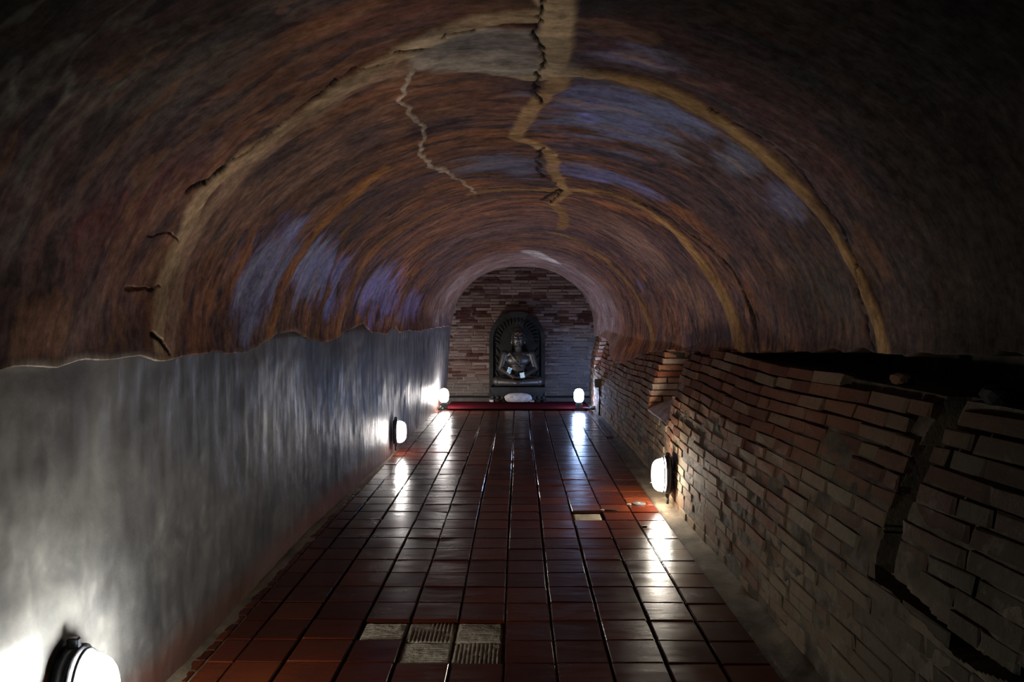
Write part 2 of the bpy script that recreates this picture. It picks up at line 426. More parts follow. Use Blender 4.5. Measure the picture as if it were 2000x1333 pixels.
B = [((760, 200), .45, .6, (0.30, 0.15, 0.08), .7), ((620, 330), .35, .6, (0.29, 0.17, 0.10), .8), ((250, 430), .30, .45, (0.20, 0.07, 0.065), .8),
     ((330, 480), .22, .3, (0.27, 0.16, 0.11), .8), ((90, 620), .32, .5, (0.15, 0.10, 0.085), .8), ((520, 60), .22, .22, (0.27, 0.22, 0.18), .75),
     ((650, 60), .3, .18, (0.33, 0.14, 0.06), .9), ((900, 15), .3, .12, (0.22, 0.10, 0.07), .8), ((270, 200), .5, .3, (0.14, 0.11, 0.09), .8),
     ((480, 380), .3, .35, (0.30, 0.19, 0.13), .7), ((700, 260), .25, .35, (0.31, 0.18, 0.11), .7),
     ((1180, 60), .18, .3, (0.08, 0.065, 0.09), .95), ((1330, 70), .3, .25, (0.16, 0.06, 0.045), .85), ((1400, 130), .4, .3, (0.11, 0.06, 0.075), .9),
     ((1240, 110), .12, .12, (0.14, 0.14, 0.20), .7), ((1550, 200), .45, .35, (0.13, 0.055, 0.04), .9), 
     ((1200, 230), .36, .45, (0.10, 0.095, 0.16), .92), ((1140, 225), .06, .12, (0.32, 0.38, 0.62), .9), ((1300, 210), .2, .2, (0.10, 0.11, 0.15), .8), ((1210, 300), .35, .25, (0.14, 0.105, 0.15), .9),
     ((1180, 340), .3, .18, (0.20, 0.20, 0.32), .8), ((1150, 345), .1, .08, (0.34, 0.36, 0.52), .7), ((1400, 330), .3, .5, (0.16, 0.085, 0.05), .8), ((1450, 310), .1, .2, (0.06, 0.07, 0.10), .8),
     ((1480, 400), .35, .5, (0.15, 0.10, 0.11), .85), ((1540, 400), .12, .18, (0.20, 0.19, 0.27), .6), ((1600, 560), .22, .35, (0.12, 0.10, 0.08), .9), ((1560, 620), .2, .3, (0.15, 0.08, 0.06), .7), ((1500, 560), .25, .35, (0.19, 0.10, 0.07), .7),
     ((960, 320), .22, .28, (0.065, 0.055, 0.085), .95), ((1020, 335), .1, .2, (0.06, 0.065, 0.11), .9), ((880, 240), .15, .2, (0.12, 0.075, 0.09), .7), ((800, 330), .2, .25, (0.36, 0.16, 0.06), .7),
     ((730, 390), .35, .35, (0.17, 0.10, 0.10), .7), ((550, 300), .2, .3, (0.13, 0.09, 0.08), .5), ((720, 270), .1, .3, (0.10, 0.07, 0.08), .7),
     ((520, 520), .30, .35, (0.13, 0.12, 0.22), .85), ((565, 445), .1, .15, (0.18, 0.18, 0.34), .8), ((480, 600), .2, .2, (0.09, 0.075, 0.11), .8), ((620, 530), .22, .55, (0.21, 0.22, 0.33), .9), ((600, 500), .1, .3, (0.09, 0.12, 0.17), .7), ((635, 520), .10, .3, (0.36, 0.38, 0.50), .5),  # blues on the left: real paint plus the bluish lamp's sheen, coloured in
     ((640, 600), .12, .2, (0.28, 0.30, 0.48), .8), ((740, 570), .3, .9, (0.27, 0.25, 0.40), .85), ((800, 600), .2, .8, (0.27, 0.24, 0.33), .7), ((850, 430), .45, .7, (0.40, 0.20, 0.12), .6), ((880, 500), .3, 1.0, (0.20, 0.15, 0.17), .6),
     ((1180, 430), .4, .5, (0.33, 0.20, 0.15), .8), ((1270, 500), .35, .5, (0.32, 0.21, 0.17), .8), ((1360, 590), .3, .4, (0.25, 0.16, 0.11), .8), ((1110, 480), .3, .8, (0.33, 0.2, 0.14), .6), ((1250, 560), .1, .2, (0.13, 0.14, 0.22), .6),
     ((1000, 430), .5, .7, (0.26, 0.15, 0.12), .6), ((980, 455), .5, 1.0, (0.22, 0.15, 0.14), .7)]
for i, (p, rs, rz, c, a) in enumerate(B): blob(p, rs, rz, ((c[0] * .74, c[1] * .74, c[2] * 1.6) if c[2] > c[0] * 1.2 else tuple(q * .95 for q in c)), a * .95, i)
over(sstep(0.55, 0.68, n4) * 0.55, (0.045, 0.038, 0.045)); over(sstep(0.60, 0.70, n2) * 0.5, (0.36, 0.20, 0.10))
# far end bare grey render
over(0.8 * sstep(8.6, 10.2, ZZ + (n2 - .5) * 1.2), (0.23, 0.17, 0.15))
over(0.7 * sstep(0.45, 0.65, n4) * sstep(8.6, 10.2, ZZ), (0.30, 0.27, 0.26))
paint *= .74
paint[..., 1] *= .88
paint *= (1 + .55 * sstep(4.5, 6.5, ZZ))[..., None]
paint[..., 2] *= .92
# vignette darkness painted into the near vault's colour, with pale lime veins
vignette = sstep(2.45, 1.6, ZZ + (n3 - .5) * 0.9 + 0.25 * np.cos(TH) * -1)
over(0.93 * vignette, (0.013, 0.014, 0.012)); gloss *= 1 - vignette
over(0.93 * sstep(3.0, 1.9, ZZ + (n3 - .5) * .9) * sstep(1.45, 0.75, TH), (0.011, 0.009, 0.008))  # near right side blackened further, light falloff painted in
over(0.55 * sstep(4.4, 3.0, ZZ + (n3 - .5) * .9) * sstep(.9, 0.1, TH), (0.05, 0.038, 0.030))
vein = 1 - sstep(0.0, 0.035, np.abs(fbm(SS * 1.6, ZZ * 3.2, 300) - 0.5)); vein2 = 1 - sstep(0.0, 0.03, np.abs(fbm(SS * 2.6, ZZ * 6, 320) - 0.5))
over((0.45 * vein + 0.4 * vein2) * sstep(2.6, 1.6, ZZ) * sstep(1.4, 2.0, TH) * fbm(SS * 2, ZZ * 2, 330) * 1.4, (0.12, 0.115, 0.095))
relief = (fbm(SS * 1.2, ZZ * 1.6, 500) - .5) * 0.055 + (n2 - .5) * 0.006
GOLD = (0.46, 0.27, 0.115); TAN = (0.50, 0.36, 0.22); ORANGE = (0.42, 0.19, 0.065); PALE = (0.52, 0.42, 0.34)


def band(pts, wd, c, a=0.9, up=0.0, jit=0.03, k=1, jf=7.0):
    d, sl = dline(pts, wd + .2, jit, jf, k); m = 1 - sstep(wd * 0.55, wd * 1.05, d + wd * .5 * (n4[sl] - .5) * (wd > .03))
    over(a * m * (0.70 + 0.6 * (n4[sl] - .3)), c, sl); relief[sl] += up * m; gloss[sl] *= 1 - m


def crack(pts, wd=0.006, depth=0.014, c=(0.018, 0.014, 0.012), k=3, jit=0.018):
    d, sl = dline(pts, 0.1, jit, 22, k)
    wv = wd * (0.35 + 1.7 * vn(SS[sl] * 13, ZZ[sl] * 13, k + 9)) * .8
    over(1 - sstep(wv * .5, wv * 1.25, d), c, sl); relief[sl] -= depth * (1 - sstep(0, wv * 1.4, d))


# pale limed patch left of the crown
band([(860, 85), (930, 75), (1040, 80)], .10, (0.34, 0.30, 0.27), .9, 0, .05, 4); band([(920, 110), (1040, 128)], .12, (0.40, 0.36, 0.32), .9, 0, .05, 5)
band([(830, 122), (900, 122), (980, 135), (1040, 148)], .055, (0.52, 0.44, 0.37), .9, .002, .03, 6); blob((940, 85), .1, .06, (0.18, 0.16, 0.16), .8, 77)
band([(1060, 30), (960, 42), (870, 70), (780, 110), (700, 150), (620, 195), (540, 250), (460, 315), (395, 375), (345, 470), (318, 590), (308, 690)], .055, TAN, .75, .006, .035, 7)
band([(800, 130), (700, 165), (600, 230), (480, 320), (420, 390), (370, 480), (345, 600), (335, 690)], .06, (0.40, 0.26, 0.18), .65, .003, .03, 8)
band([(740, 330), (680, 385), (610, 460), (560, 540), (530, 620), (520, 690)], .07, ORANGE, .8, .006, .05, 9)
band([(700, 420), (655, 520), (625, 620), (612, 680)], .05, (0.22, 0.12, 0.06), .8, 0, .04, 10)
band([(870, 405), (800, 440), (730, 490), (690, 560), (660, 650)], .09, (0.36, 0.19, 0.10), .7, .004, .05, 11)
band([(1160, 140), (1250, 155), (1340, 190), (1430, 245), (1520, 320), (1600, 405), (1655, 490), (1695, 580), (1727, 692)], .055, GOLD, .95, .008, .02, 12)
band([(1180, 150), (1300, 180), (1400, 240), (1500, 310)], .075, (0.33, 0.20, 0.08), .6, 0, .04, 13)
band([(925, 380), (1000, 371), (1060, 373), (1120, 368), (1190, 374), (1250, 398), (1330, 450)], .06, GOLD, .9, .006, .03, 40)
band([(1300, 430), (1345, 475), (1385, 530), (1422, 605), (1445, 692)], .12, GOLD, .95, .006, .03, 14)
band([(1085, 458), (1150, 487), (1205, 530), (1250, 590), (1282, 690)], .09, GOLD, .95, .008, .03, 15)
band([(1078, -30), (1082, 60), (1075, 135)], .05, TAN, .97, .008, .02, 16)
band([(1040, 150), (1090, 140), (1150, 140)], .05, TAN, .9, .006, .02, 17)
band([(1085, 150), (1075, 175), (1035, 215), (1020, 240), (1008, 262), (1050, 278), (1075, 300), (1078, 330), (1090, 352), (1102, 375), (1075, 402)], .04, (0.50, 0.31, 0.16), .95, .006, .02, 18)
band([(1075, 400), (1100, 425), (1092, 450)], .05, GOLD, .8, .004, .02, 19)
band([(805, 132), (795, 160), (790, 190), (815, 222), (831, 245), (824, 290), (845, 318), (875, 330), (900, 350), (934, 378)], .012, PALE, 1.0, .006, .022, 20, 16)
band([(845, 318), (875, 332)], .022, PALE, 1.0, .003, .02, 21, 14)
crack([(1048, -20), (1055, 30), (1040, 50), (1054, 75), (1061, 110), (1045, 138), (1051, 150), (1040, 178), (1057, 196)], .007)
crack([(1057, 280), (1048, 312), (1053, 338), (1092, 362)], .009, k=5); crack([(1092, 368), (1066, 388), (1052, 397)], .012, k=6); crack([(1092, 368), (1085, 385), (1070, 400)], .01, k=7)
crack([(1040, 48), (950, 52), (930, 60)], .006, k=8); crack([(930, 62), (880, 65), (875, 72)], .010, k=9); crack([(840, 95), (785, 98)], .012, k=10); crack([(770, 118), (700, 130), (650, 160)], .007, k=11)
crack([(660, 152), (600, 195), (585, 205)], .011, k=12); crack([(600, 195), (540, 240), (480, 290), (430, 330)], .006, k=13); crack([(430, 330), (400, 352), (368, 370)], .016, k=14)
crack([(1385, 205), (1440, 238), (1500, 272), (1560, 325), (1608, 392), (1650, 442), (1672, 500), (1681, 580), (1697, 660), (1712, 692)], .006, k=15)
crack([(1150, 371), (1200, 375), (1250, 392), (1305, 417), (1355, 455), (1400, 492), (1430, 530), (1452, 575)], .011, .02, k=16); crack([(1452, 575), (1470, 620), (1482, 690)], .02, .02, (0.05, 0.045, 0.035), k=17)
crack([(1062, 377), (1010, 371), (940, 382)], .006, k=18); crack([(915, 391), (900, 397)], .014, k=19); crack([(880, 402), (862, 410)], .014, k=20); crack([(940, 382), (860, 411), (820, 440), (795, 460)], .006, k=21)
crack([(1083, 458), (1110, 468), (1160, 495), (1215, 560)], .010, k=22); crack([(1336, 590), (1352, 632), (1368, 676)], .008, k=23)
crack([(300, 655), (320, 680), (330, 692)], .010, k=24); crack([(250, 570), (310, 568)], .004, k=25, c=(0.2, .12, .07)); crack([(290, 465), (330, 460), (342, 478)], .004, k=26, c=(0.2, .12, .07))
blob((1565, 150), .05, .08, (0.02, 0.02, 0.02), .8, 91, amp=2.4, f=(14, 14)); blob((545, 180), .04, .04, (0.06, 0.045, 0.04), .9, 93, amp=1.4, f=(12, 12))
blob((557, 12), .018, .02, (0.22, 0.12, 0.10), .9, 94, amp=.2); blob((1045, 250), .012, .03, (0.02, 0.02, 0.03), 1, 95, amp=.3); blob((1290, 320), .02, .06, (0.03, 0.03, 0.03), .8, 96)
# plaster chipped away above the end wall
band([(1035, 492), (1055, 502), (1080, 511)], .13, (0.80, 0.72, 0.70), 1, -.004, .05, 31, 4)
lipL = sstep(0.028, 0.006, (1 - u)[None, :] * (thl - thr)[:, None] * 1.1); lipR = sstep(0.03, 0.006, u[None, :] * (thl - thr)[:, None] * 1.1)
over(0.55 * np.broadcast_to(lipL, SS.shape) * sstep(.35, .6, vn(ZZ * 4, ZZ * 0, 700)) * np.interp(ZZ, [2.4, 3], [1, .35]), (0.42, 0.38, 0.33))
relief = relief + 0.004 * lipL + 0.006 * lipR

# displacement along the inward normal
a_ = ((xr(zz) - xl(zz)) / 2)[:, None]; c_ = ((xr(zz) + xl(zz)) / 2)[:, None]
nx = -(X - c_) / a_ ** 2; nh = -np.maximum(H - SPR, 0) / bb[:, None] ** 2; nl = np.hypot(nx, nh); nx /= nl; nh /= nl
edge_fade = np.minimum(sstep(0, .05, u), 1)[None, :] * np.minimum(sstep(0, .05, 1 - u), 1)[None, :]
R = relief * (0.25 + 0.75 * edge_fade)
X2 = X + nx * R; H2 = H + nh * R
P = np.stack([X2, ZZ, H2], -1)
# broken edges turned outwards so that the render has a thickness
def lip(col, n, dx): q = P[:, col].copy(); q[:, 0] += dx; return q
P = np.concatenate([lip(0, 0, .09)[:, None], lip(0, 0, .03)[:, None], P, lip(-1, 0, -.012)[:, None], lip(-1, 0, -.05)[:, None]], 1)
pad = lambda A: np.concatenate([A[:, :1], A[:, :1], A, A[:, -1:], A[:, -1:]], 1)
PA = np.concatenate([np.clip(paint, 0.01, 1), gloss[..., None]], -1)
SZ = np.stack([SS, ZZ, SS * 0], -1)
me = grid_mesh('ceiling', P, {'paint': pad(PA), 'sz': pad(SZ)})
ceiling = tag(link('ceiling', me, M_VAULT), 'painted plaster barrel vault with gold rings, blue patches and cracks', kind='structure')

# ------------------------------------------------------------------ wall_left
zl = np.concatenate([np.linspace(-1.6, .8, 16), np.exp(np.linspace(math.log(.9), math.log(ZEND + .05), 460))]); hh = np.linspace(-0.05, 1.30, 190)
Z, Hh = np.meshgrid(zl, hh, indexing='ij')
Xw = XL(Z) + LEAN(Z) * np.minimum(Hh, 1.25) + (fbm(Z * 1.5, Hh * 2.0, 800) - .5) * 0.035 * sstep(-0.02, .12, Hh) * sstep(1.2, 1.05, Hh) + (fbm(Z * 14, Hh * 4, 820) - .5) * 0.006 - 0.03 * sstep(1.18, 1.28, Hh)
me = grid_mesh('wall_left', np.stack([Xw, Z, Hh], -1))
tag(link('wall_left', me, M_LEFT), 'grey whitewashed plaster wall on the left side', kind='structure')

# ------------------------------------------------------------------ wall_right with bricks
TOP = 1.055
NICHE = [(5.62, 6.60, 0.50, 1.02, 0.42), (10.45, 11.05, 0.55, 1.0, 0.36)]      # z0, z1, sill, top, depth


def top_h(z): return np.interp(z, [0, 1.9, 2.3, 3.3, 4.2, 4.8, 5.2, 12], [1.08, 1.06, 1.055, 1.055, 1.055, 1.07, 1.045, 1.06])


def smear(z, h):       # how far the mortar sits behind the brick faces
    n = fbm(z * 1.6, h * 2.6, 900) + np.interp(h, [0, .45, .8, 1.1], [.16, .10, -.10, -.2]) + np.interp(z, [1.5, 2.3, 3.4, 12], [.24, .16, 0.02, 0])
    return 0.026 + .012 * sstep(.8, 1.0, h) - 0.022 * sstep(.42, .66, n)


def in_groove(z, h):
    g = (z > 2.22 + .10 * (1 - h)) & (z < 2.33 + .08 * (1 - h)) & (h > 0.5)
    g |= (z < 2.40) & (np.abs(h - 0.49 - .02 * np.sin(z * 9)) < 0.022)
    return g


zs = [np.linspace(-1.6, .8, 14), np.exp(np.linspace(math.log(.9), math.log(ZEND), 520))]
for n0, n1_, *_ in NICHE: zs.append(np.array([n0 - .003, n0 + .003, n1_ - .003, n1_ + .003]))
zr = np.sort(np.concatenate(zs))
prof = np.concatenate([np.linspace(-0.05, TOP, 230), [TOP, TOP + .02, 1.12, 1.35]])
Z, Hh = np.meshgrid(zr, prof, indexing='ij')
Hh = Hh.copy()
Xw = XRW(Z, Hh) + smear(Z, Hh) + (fbm(Z * 16, Hh * 18, 910) - .5) * .010
Xw = Xw + 0.07 * in_groove(Z + .012 * (fbm(Z * 30, Hh * 30, 930) - .5), Hh + .02 * (fbm(Z * 9, Hh * 3, 931) - .5))
for n0, n1_, s_, t_, dp in NICHE:
    ins = (Z > n0 - .001) & (Z < n1_ + .001) & (Hh > s_) & (Hh < t_)
    Xw = np.where(ins, XRW(Z, Hh) + dp, Xw)
k = len(prof)
Xw[:, k - 3] = Xw[:, k - 5] + .30; Xw[:, k - 2] = Xw[:, k - 5] + .31; Xw[:, k - 1] = Xw[:, k - 5] + .31
Hh[:, k - 4] = TOP + .001
me = grid_mesh('wall_right', np.stack([Xw, Z, Hh], -1), smooth=False)
wall_r = tag(link('wall_right', me, M_MORTAR), 'leaning wall of old uneven bricks on the right side', kind='structure')


def brick_shape(seed, sub=True):     # unit brick: x length, y depth (front at y=-0.5), z height
    r = random.Random(seed); bm = bmesh.new()
    bmesh.ops.create_cube(bm, size=1)
    bmesh.ops.bevel(bm, geom=[e for e in bm.edges if all(v.co.y < 0 for v in e.verts)], offset=0.055, segments=1, affect='EDGES', clamp_overlap=True)
    for v in bm.verts:
        k = 0.035 if v.co.y < -0.3 else 0.02
        v.co.x += r.uniform(-k, k) * .7; v.co.z += r.uniform(-k, k) * 2.0; v.co.y += r.uniform(-.5, .9) * .05
    bm.verts.ensure_lookup_table()
    return bm


VAR = [from_bm(brick_shape(i), 'brick') for i in range(14)]
for m_ in VAR: m_.materials.append(M_BRICK)
VARF = [from_bm(brick_shape(80 + i), 'brick') for i in range(8)]
for m_ in VARF: m_.materials.append(M_FRESH_LIT)
VARB = [from_bm(brick_shape(50 + i), 'brick') for i in range(10)]
for m_ in VARB: m_.materials.append(M_BBRICK)


def arrays(m_):
    v = np.empty(len(m_.vertices) * 3); m_.vertices.foreach_get('co', v)
    return v.reshape(-1, 3), [tuple(p.vertices) for p in m_.polygons]


ARR = [arrays(m_) for m_ in VAR]; ARRB = [arrays(m_) for m_ in VARB]


def place_bricks(lst, parent, variants, arr, mat, limit=300):     # lst: (sizekey, Matrix)
    lst.sort(key=lambda a: -a[0])
    for i, (kk, M) in enumerate(lst[:limit]):
        o = bpy.data.objects.new('brick', variants[i % len(variants)]); COL.objects.link(o); o.parent = parent; o.matrix_world = M
    rest = lst[limit:]
    if rest:
        V = []; Fc = []; off = 0
        for i, (kk, M) in enumerate(rest):
            v, f = arr[random.randrange(len(arr))]; A = np.array(M)
            V.append(v @ A[:3, :3].T + A[:3, 3]); Fc += [tuple(q + off for q in p) for p in f]; off += len(v)
        m_ = bpy.data.meshes.new('bricks'); m_.from_pydata(np.concatenate(V).tolist(), [], Fc); m_.update()
        tag(link('distant_bricks', m_, mat, parent), kind='stuff')


def wave(z, h): return 0.016 * math.sin(z * 1.1 + 0.6) * h + 0.006 * math.sin(z * 3.3 + h * 5) + 0.05 * max(0, 3.0 - z) * (h - .5) * .3


bricks = []
ch = 0.0545; nc = 20
for r in range(nc):
    z = 1.25 + random.uniform(0, .2)
    while z < ZEND - .1:
        L = random.choice([.25, .27, .29, .26, .13, .20]) * random.uniform(.92, 1.08)
        if z < 2.2: L *= 1.15
        h0 = (r + .5) * ch * 0.985
        zc = z + L / 2
        h = h0 + wave(zc, h0)
        z0_, z1_ = z, z + L; z = z1_
        if h + ch / 2 > float(top_h(zc)) + .012: continue
        skip = False
        for n0, n1_, s_, t_, dp in NICHE:
            if s_ < h < t_ + .02 and z1_ > n0 and z0_ < n1_:
                if z0_ < n0 - .05: z1_ = n0 + random.uniform(-.03, .02)
                elif z1_ > n1_ + .05: z0_ = n1_ + random.uniform(0, .01)
                else: skip = True
        if skip or in_groove(np.array(zc), np.array(h)) or random.random() < .012: continue
        if h > .5:
            ga, gb = 2.22 + .10 * (1 - h), 2.33 + .08 * (1 - h)
            if z0_ < gb and z1_ > ga:
                if zc > (ga + gb) / 2: z0_ = gb
                else: z1_ = ga
                if z1_ - z0_ < .06: continue
        zc = (z0_ + z1_) / 2; L = z1_ - z0_
        if L < .05: continue
        fx = float(XRW(zc, h)) + random.uniform(-.005, .006) + (-.006 if h > .85 and random.random() < .4 else 0)
        tl = math.atan2(float(XRW(zc, h + .03) - XRW(zc, h - .03)), .06)
        yawb = math.atan2(float(XRW(zc + .1, h) - XRW(zc - .1, h)), .2)
        slope = (wave(zc + .1, h0) - wave(zc - .1, h0)) / .2
        jh = random.uniform(.003, .009)
        M = Matrix.Translation((fx + .05, zc, h)) @ Matrix.Rotation(PI / 2 - yawb + random.uniform(-.012, .012), 4, 'Z') @ Matrix.Rotation(tl * .55, 4, 'X') @ Matrix.Rotation(-slope * -1 + random.uniform(-.014, .014), 4, 'Y')
        # local y front (-) must face -X: rotate by -90 about z instead
        M = Matrix.Translation((fx + .05, zc, h)) @ Matrix.Rotation(-PI / 2 - yawb + random.uniform(-.012, .012), 4, 'Z') @ Matrix.Rotation(-tl * .8, 4, 'X') @ Matrix.Rotation(slope + random.uniform(-.012, .012), 4, 'Y') @ Matrix.Diagonal((L - random.uniform(.006, .012), .10, ch - jh, 1))
        bricks.append((1 / zc + .0, M))
# bricks lining the two recesses
fresh = []
for (n0, n1_, s_, t_, dp), key in zip(NICHE, (.55, .1)):
    nr = int((t_ + .03 - s_) / ch)
    for r in range(nr):
        h = s_ + (r + .5) * ch + .004
        x0 = float(XRW(n1_, h)) - .004 + random.uniform(0, .012); x = x0; first = True
        while x < x0 + dp:
            L = random.choice([.24, .22, .15, .11]) if not first else random.choice([.11, .17, .23])
            first = False
            M = Matrix.Translation((x + L / 2, n1_ + .045 + random.uniform(-.006, .006), h)) @ Matrix.Rotation(random.uniform(-.02, .02), 4, 'Y') @ Matrix.Diagonal((L - .009, .10, ch - .011, 1))
            fresh.append((key, M)); x += L
        x = float(XRW(n0, h)) + random.uniform(.0, .02)
        for q in range(2):
            L = .2
            M = Matrix.Translation((x + L / 2, n0 - .052, h)) @ Matrix.Rotation(PI, 4, 'Z') @ Matrix.Diagonal((L - .009, .10, ch - .011, 1))
            bricks.append((.08, M)); x += L
        for q in range(int((n1_ - n0) / .25) + 1):
            L = .25; yy = n0 + .02 + q * .25 + .12
            if yy + .1 > n1_ + .06: continue
            M = Matrix.Translation((float(XRW(yy, h)) + dp + .03, yy, h)) @ Matrix.Rotation(-PI / 2, 4, 'Z') @ Matrix.Diagonal((L - .009, .10, ch - .011, 1))
            bricks.append((.07, M))
place_bricks(fresh, wall_r, VARF, None, M_FRESH_LIT)
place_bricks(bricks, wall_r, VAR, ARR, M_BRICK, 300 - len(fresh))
for (n0, n1_, s_, t_, dp) in NICHE:      # sill of each recess, coloured pale as if lamp-lit
    bm = bmesh.new(); bmesh.ops.create_grid(bm, x_segments=8, y_segments=10, size=.5)
    for v in bm.verts:
        yy = n0 + (v.co.y + .5) * (n1_ - n0); xx = float(XRW(yy, s_)) + .004 + (v.co.x + .5) * (dp + .02)
        v.co = Vector((xx, yy, s_ + .012 + .17 * (v.co.x + .5) * (dp > .4) + random.uniform(-.005, .006) - (.012 if xx < float(XRW(yy, s_)) + .03 else 0)))  # deep recess: slope added so the sill catches lamp light
    bmesh.ops.solidify(bm, geom=bm.faces[:], thickness=.02)
    link('niche_sill', from_bm(bm), M_SILL_LIT, wall_r)['label'] = 'recess sill in the brick wall, coloured pale as if lamp-lit'

# loose rubble lying on top of the brick wall
def rock(seed, s):
    r = random.Random(seed); bm = bmesh.new(); bmesh.ops.create_icosphere(bm, subdivisions=2, radius=1)
    for v in bm.verts:
        k = 1 + r.uniform(-.16, .16); v.co = Vector((max(-.8, min(.8, v.co.x * k)), max(-.8, min(.8, v.co.y * k)), max(-.75, min(.75, v.co.z * k))))
        v.co.x *= s[0]; v.co.y *= s[1]; v.co.z *= s[2]
    return from_bm(bm, 'rubble')


for i, (z, dx, s, lb) in enumerate([(2.72, .085, (.04, .045, .03), 'small pale brick fragment lying on the wall top under the gold ring'),
                                    (2.12, .06, (.06, .06, .035), 'dark angular stone on the wall top above the vertical groove'),
                                    (1.93, .08, (.06, .075, .05), 'large rough stone at the right photo edge on the brick wall top'),
                                    (4.62, .07, (.055, .07, .03), 'broken brick piece on the wall top between groove and lit recess')]):
    o = link('rubble_stone', rock(i, s), M_BRICK if i in (0, 3) else M_STONE, None, (float(XRW(z, 1.05)) + dx, z, TOP + s[2] * .75))
    tag(o, lb, 'stone')

# ------------------------------------------------------------------ wall_back
ys = ZEND
xx = np.linspace(-1.3, 1.6, 220); hz = np.linspace(-.05, 2.25, 190)
Xb, Hb = np.meshgrid(xx, hz, indexing='ij')
plast = sstep(.62, .9, Xb + (fbm(Xb * 5, Hb * 5, 1200) - .5) * .5) * sstep(1.2, .95, Hb)
Yb = ys - (fbm(Xb * 14, Hb * 18, 1210) - .5) * .012 - .006 * plast
me = grid_mesh('wall_back', np.stack([Xb, Yb, Hb], -1), smooth=False)
wall_b = tag(link('wall_back', me, M_BMORTAR), 'brick end wall of the tunnel behind the statue', kind='structure')


def in_arch(x, h):
    if h > SPR:
        a = float((xr(11.8) - xl(11.8)) / 2); c = float((xr(11.8) + xl(11.8)) / 2); b = float(crown(11.8)) - SPR
        return ((x - c) / a) ** 2 + ((h - SPR) / b) ** 2 < 1.06
    return -1.16 < x < float(XRW(11.8, h)) + .06


bl = []
chb = .0465
r = 0
h = .075 + chb / 2
while h < 2.1:
    x = -1.14 + random.uniform(-.15, 0)
    while x < 1.3:
        L = random.choice([.24, .22, .26, .2, .12]) * random.uniform(.9, 1.1)
        if random.random() < .25 and h > 1: L *= 1.25
        xc = x + L / 2; x += L
        if not in_arch(xc, h) or random.random() < .015: continue
        if abs(xc + .02) < .36 and h < 1.1: continue          # hidden behind the carved slab
        pr = random.choice([0, .004, .012, -.004]) + random.uniform(-.003, .003)
        M = Matrix.Translation((xc, ys + .030 - pr, h + random.uniform(-.002, .002))) @ Matrix.Rotation(random.uniform(-.008, .008), 4, 'Y') @ Matrix.Diagonal((L - random.uniform(.006, .012), .09, chb - random.uniform(.007, .012), 1))
        bl.append((L + random.uniform(0, .01), M))
    h += chb * random.uniform(.96, 1.06)
place_bricks(bl, wall_b, VARB, ARRB, M_BBRICK)

# ------------------------------------------------------------------ floor, tiles, strips
Zf, Xf = np.meshgrid(np.concatenate([np.linspace(-1.6, 2.4, 12), np.linspace(2.5, ZEND + .1, 340)]), np.linspace(-1.35, 1.45, 260), indexing='ij')
Hf = -.020 + (fbm(Xf * 20, Zf * 20, 1300) - .5) * .006
strip = sstep(.945, .965, Xf) + sstep(-1.172, -1.19, Xf)
Hf = Hf + strip * (.016 + (fbm(Xf * 9, Zf * 6, 1310) - .5) * .012) + .03 * sstep(1.02, 1.09, Xf) * fbm(Xf * 12, Zf * 5, 1320) + .02 * sstep(-1.2, -1.25, Xf) * fbm(Xf * 12, Zf * 5, 1321)
me = grid_mesh('floor', np.stack([Xf, Zf, Hf], -1))
me.materials.append(M_JOINT); me.materials.append(M_CEMENT)
cx = (Xf[:-1, :-1] + Xf[1:, 1:]) / 2
me.polygons.foreach_set('material_index', ((cx > .95) | (cx < -1.178)).astype(np.int32).reshape(-1))
floor = tag(link('floor', me), 'floor of glossy red terracotta tiles with cement margins', kind='structure')
JX = [-1.176, -1.069, -.878, -.657, -.462, -.257, -.054, .144, .350, .556, .755, .945]
Z0 = 3.245; TS = .2025


def tile_mesh(seed):
    r = random.Random(seed); bm = bmesh.new(); bmesh.ops.create_cube(bm, size=1)
    for v in bm.verts:
        if v.co.z > 0: v.co.x += r.uniform(-.006, .006); v.co.y += r.uniform(-.006, .006)
    m = Matrix.Diagonal((.2, .2, .016, 1)); bmesh.ops.transform(bm, matrix=m, verts=bm.verts)
    bmesh.ops.bevel(bm, geom=[e for e in bm.edges if all(v.co.z > 0 for v in e.verts)], offset=.005, segments=3, affect='EDGES')
    bmesh.ops.transform(bm, matrix=m.inverted(), verts=bm.verts)
    for p in bm.faces: p.smooth = False
    return from_bm(bm, 'tile')


TV = [tile_mesh(i) for i in range(8)]
for m_ in TV: m_.materials.append(M_TILE)
tl = []
for c in range(len(JX) - 1):
    x0, x1 = JX[c], JX[c + 1]; wq = x1 - x0
    off = random.uniform(-.01, .01) if c not in (3, 4, 5) else 0
    for k in range(-9, 36):
        if k == -1 and c in (3, 4, 5): continue
        if k == -2 and c in (4, 5): continue
        if k == 8 and c == 8: continue
        z0 = Z0 + k * TS + off; z1 = z0 + TS
        z1 = min(z1, 10.56)
        tilt = .006
        gx = .009 if c > 0 else .006
        dh = random.uniform(-.0018, .0018)
        drift = .004 * math.sin(z0 * 1.3 + c)
        if (c, k) == (8, 9): dh = .006
        M = Matrix.Translation(((x0 + x1) / 2 + drift, (z0 + z1) / 2, -.0085 + dh)) @ Matrix.Rotation(random.gauss(0, tilt * .6), 4, 'X') @ Matrix.Rotation(random.gauss(0, tilt), 4, 'Y') @ Matrix.Rotation(random.gauss(0, .006), 4, 'Z') @ Matrix.Diagonal((wq - gx, z1 - z0 - random.uniform(.004, .007), .016, 1))
        vis = (z0 + z1) / 2 > 2.6 - max(0, 0)
        tl.append(((1 / z1 if vis else .02) * (1 if c else .6), M))
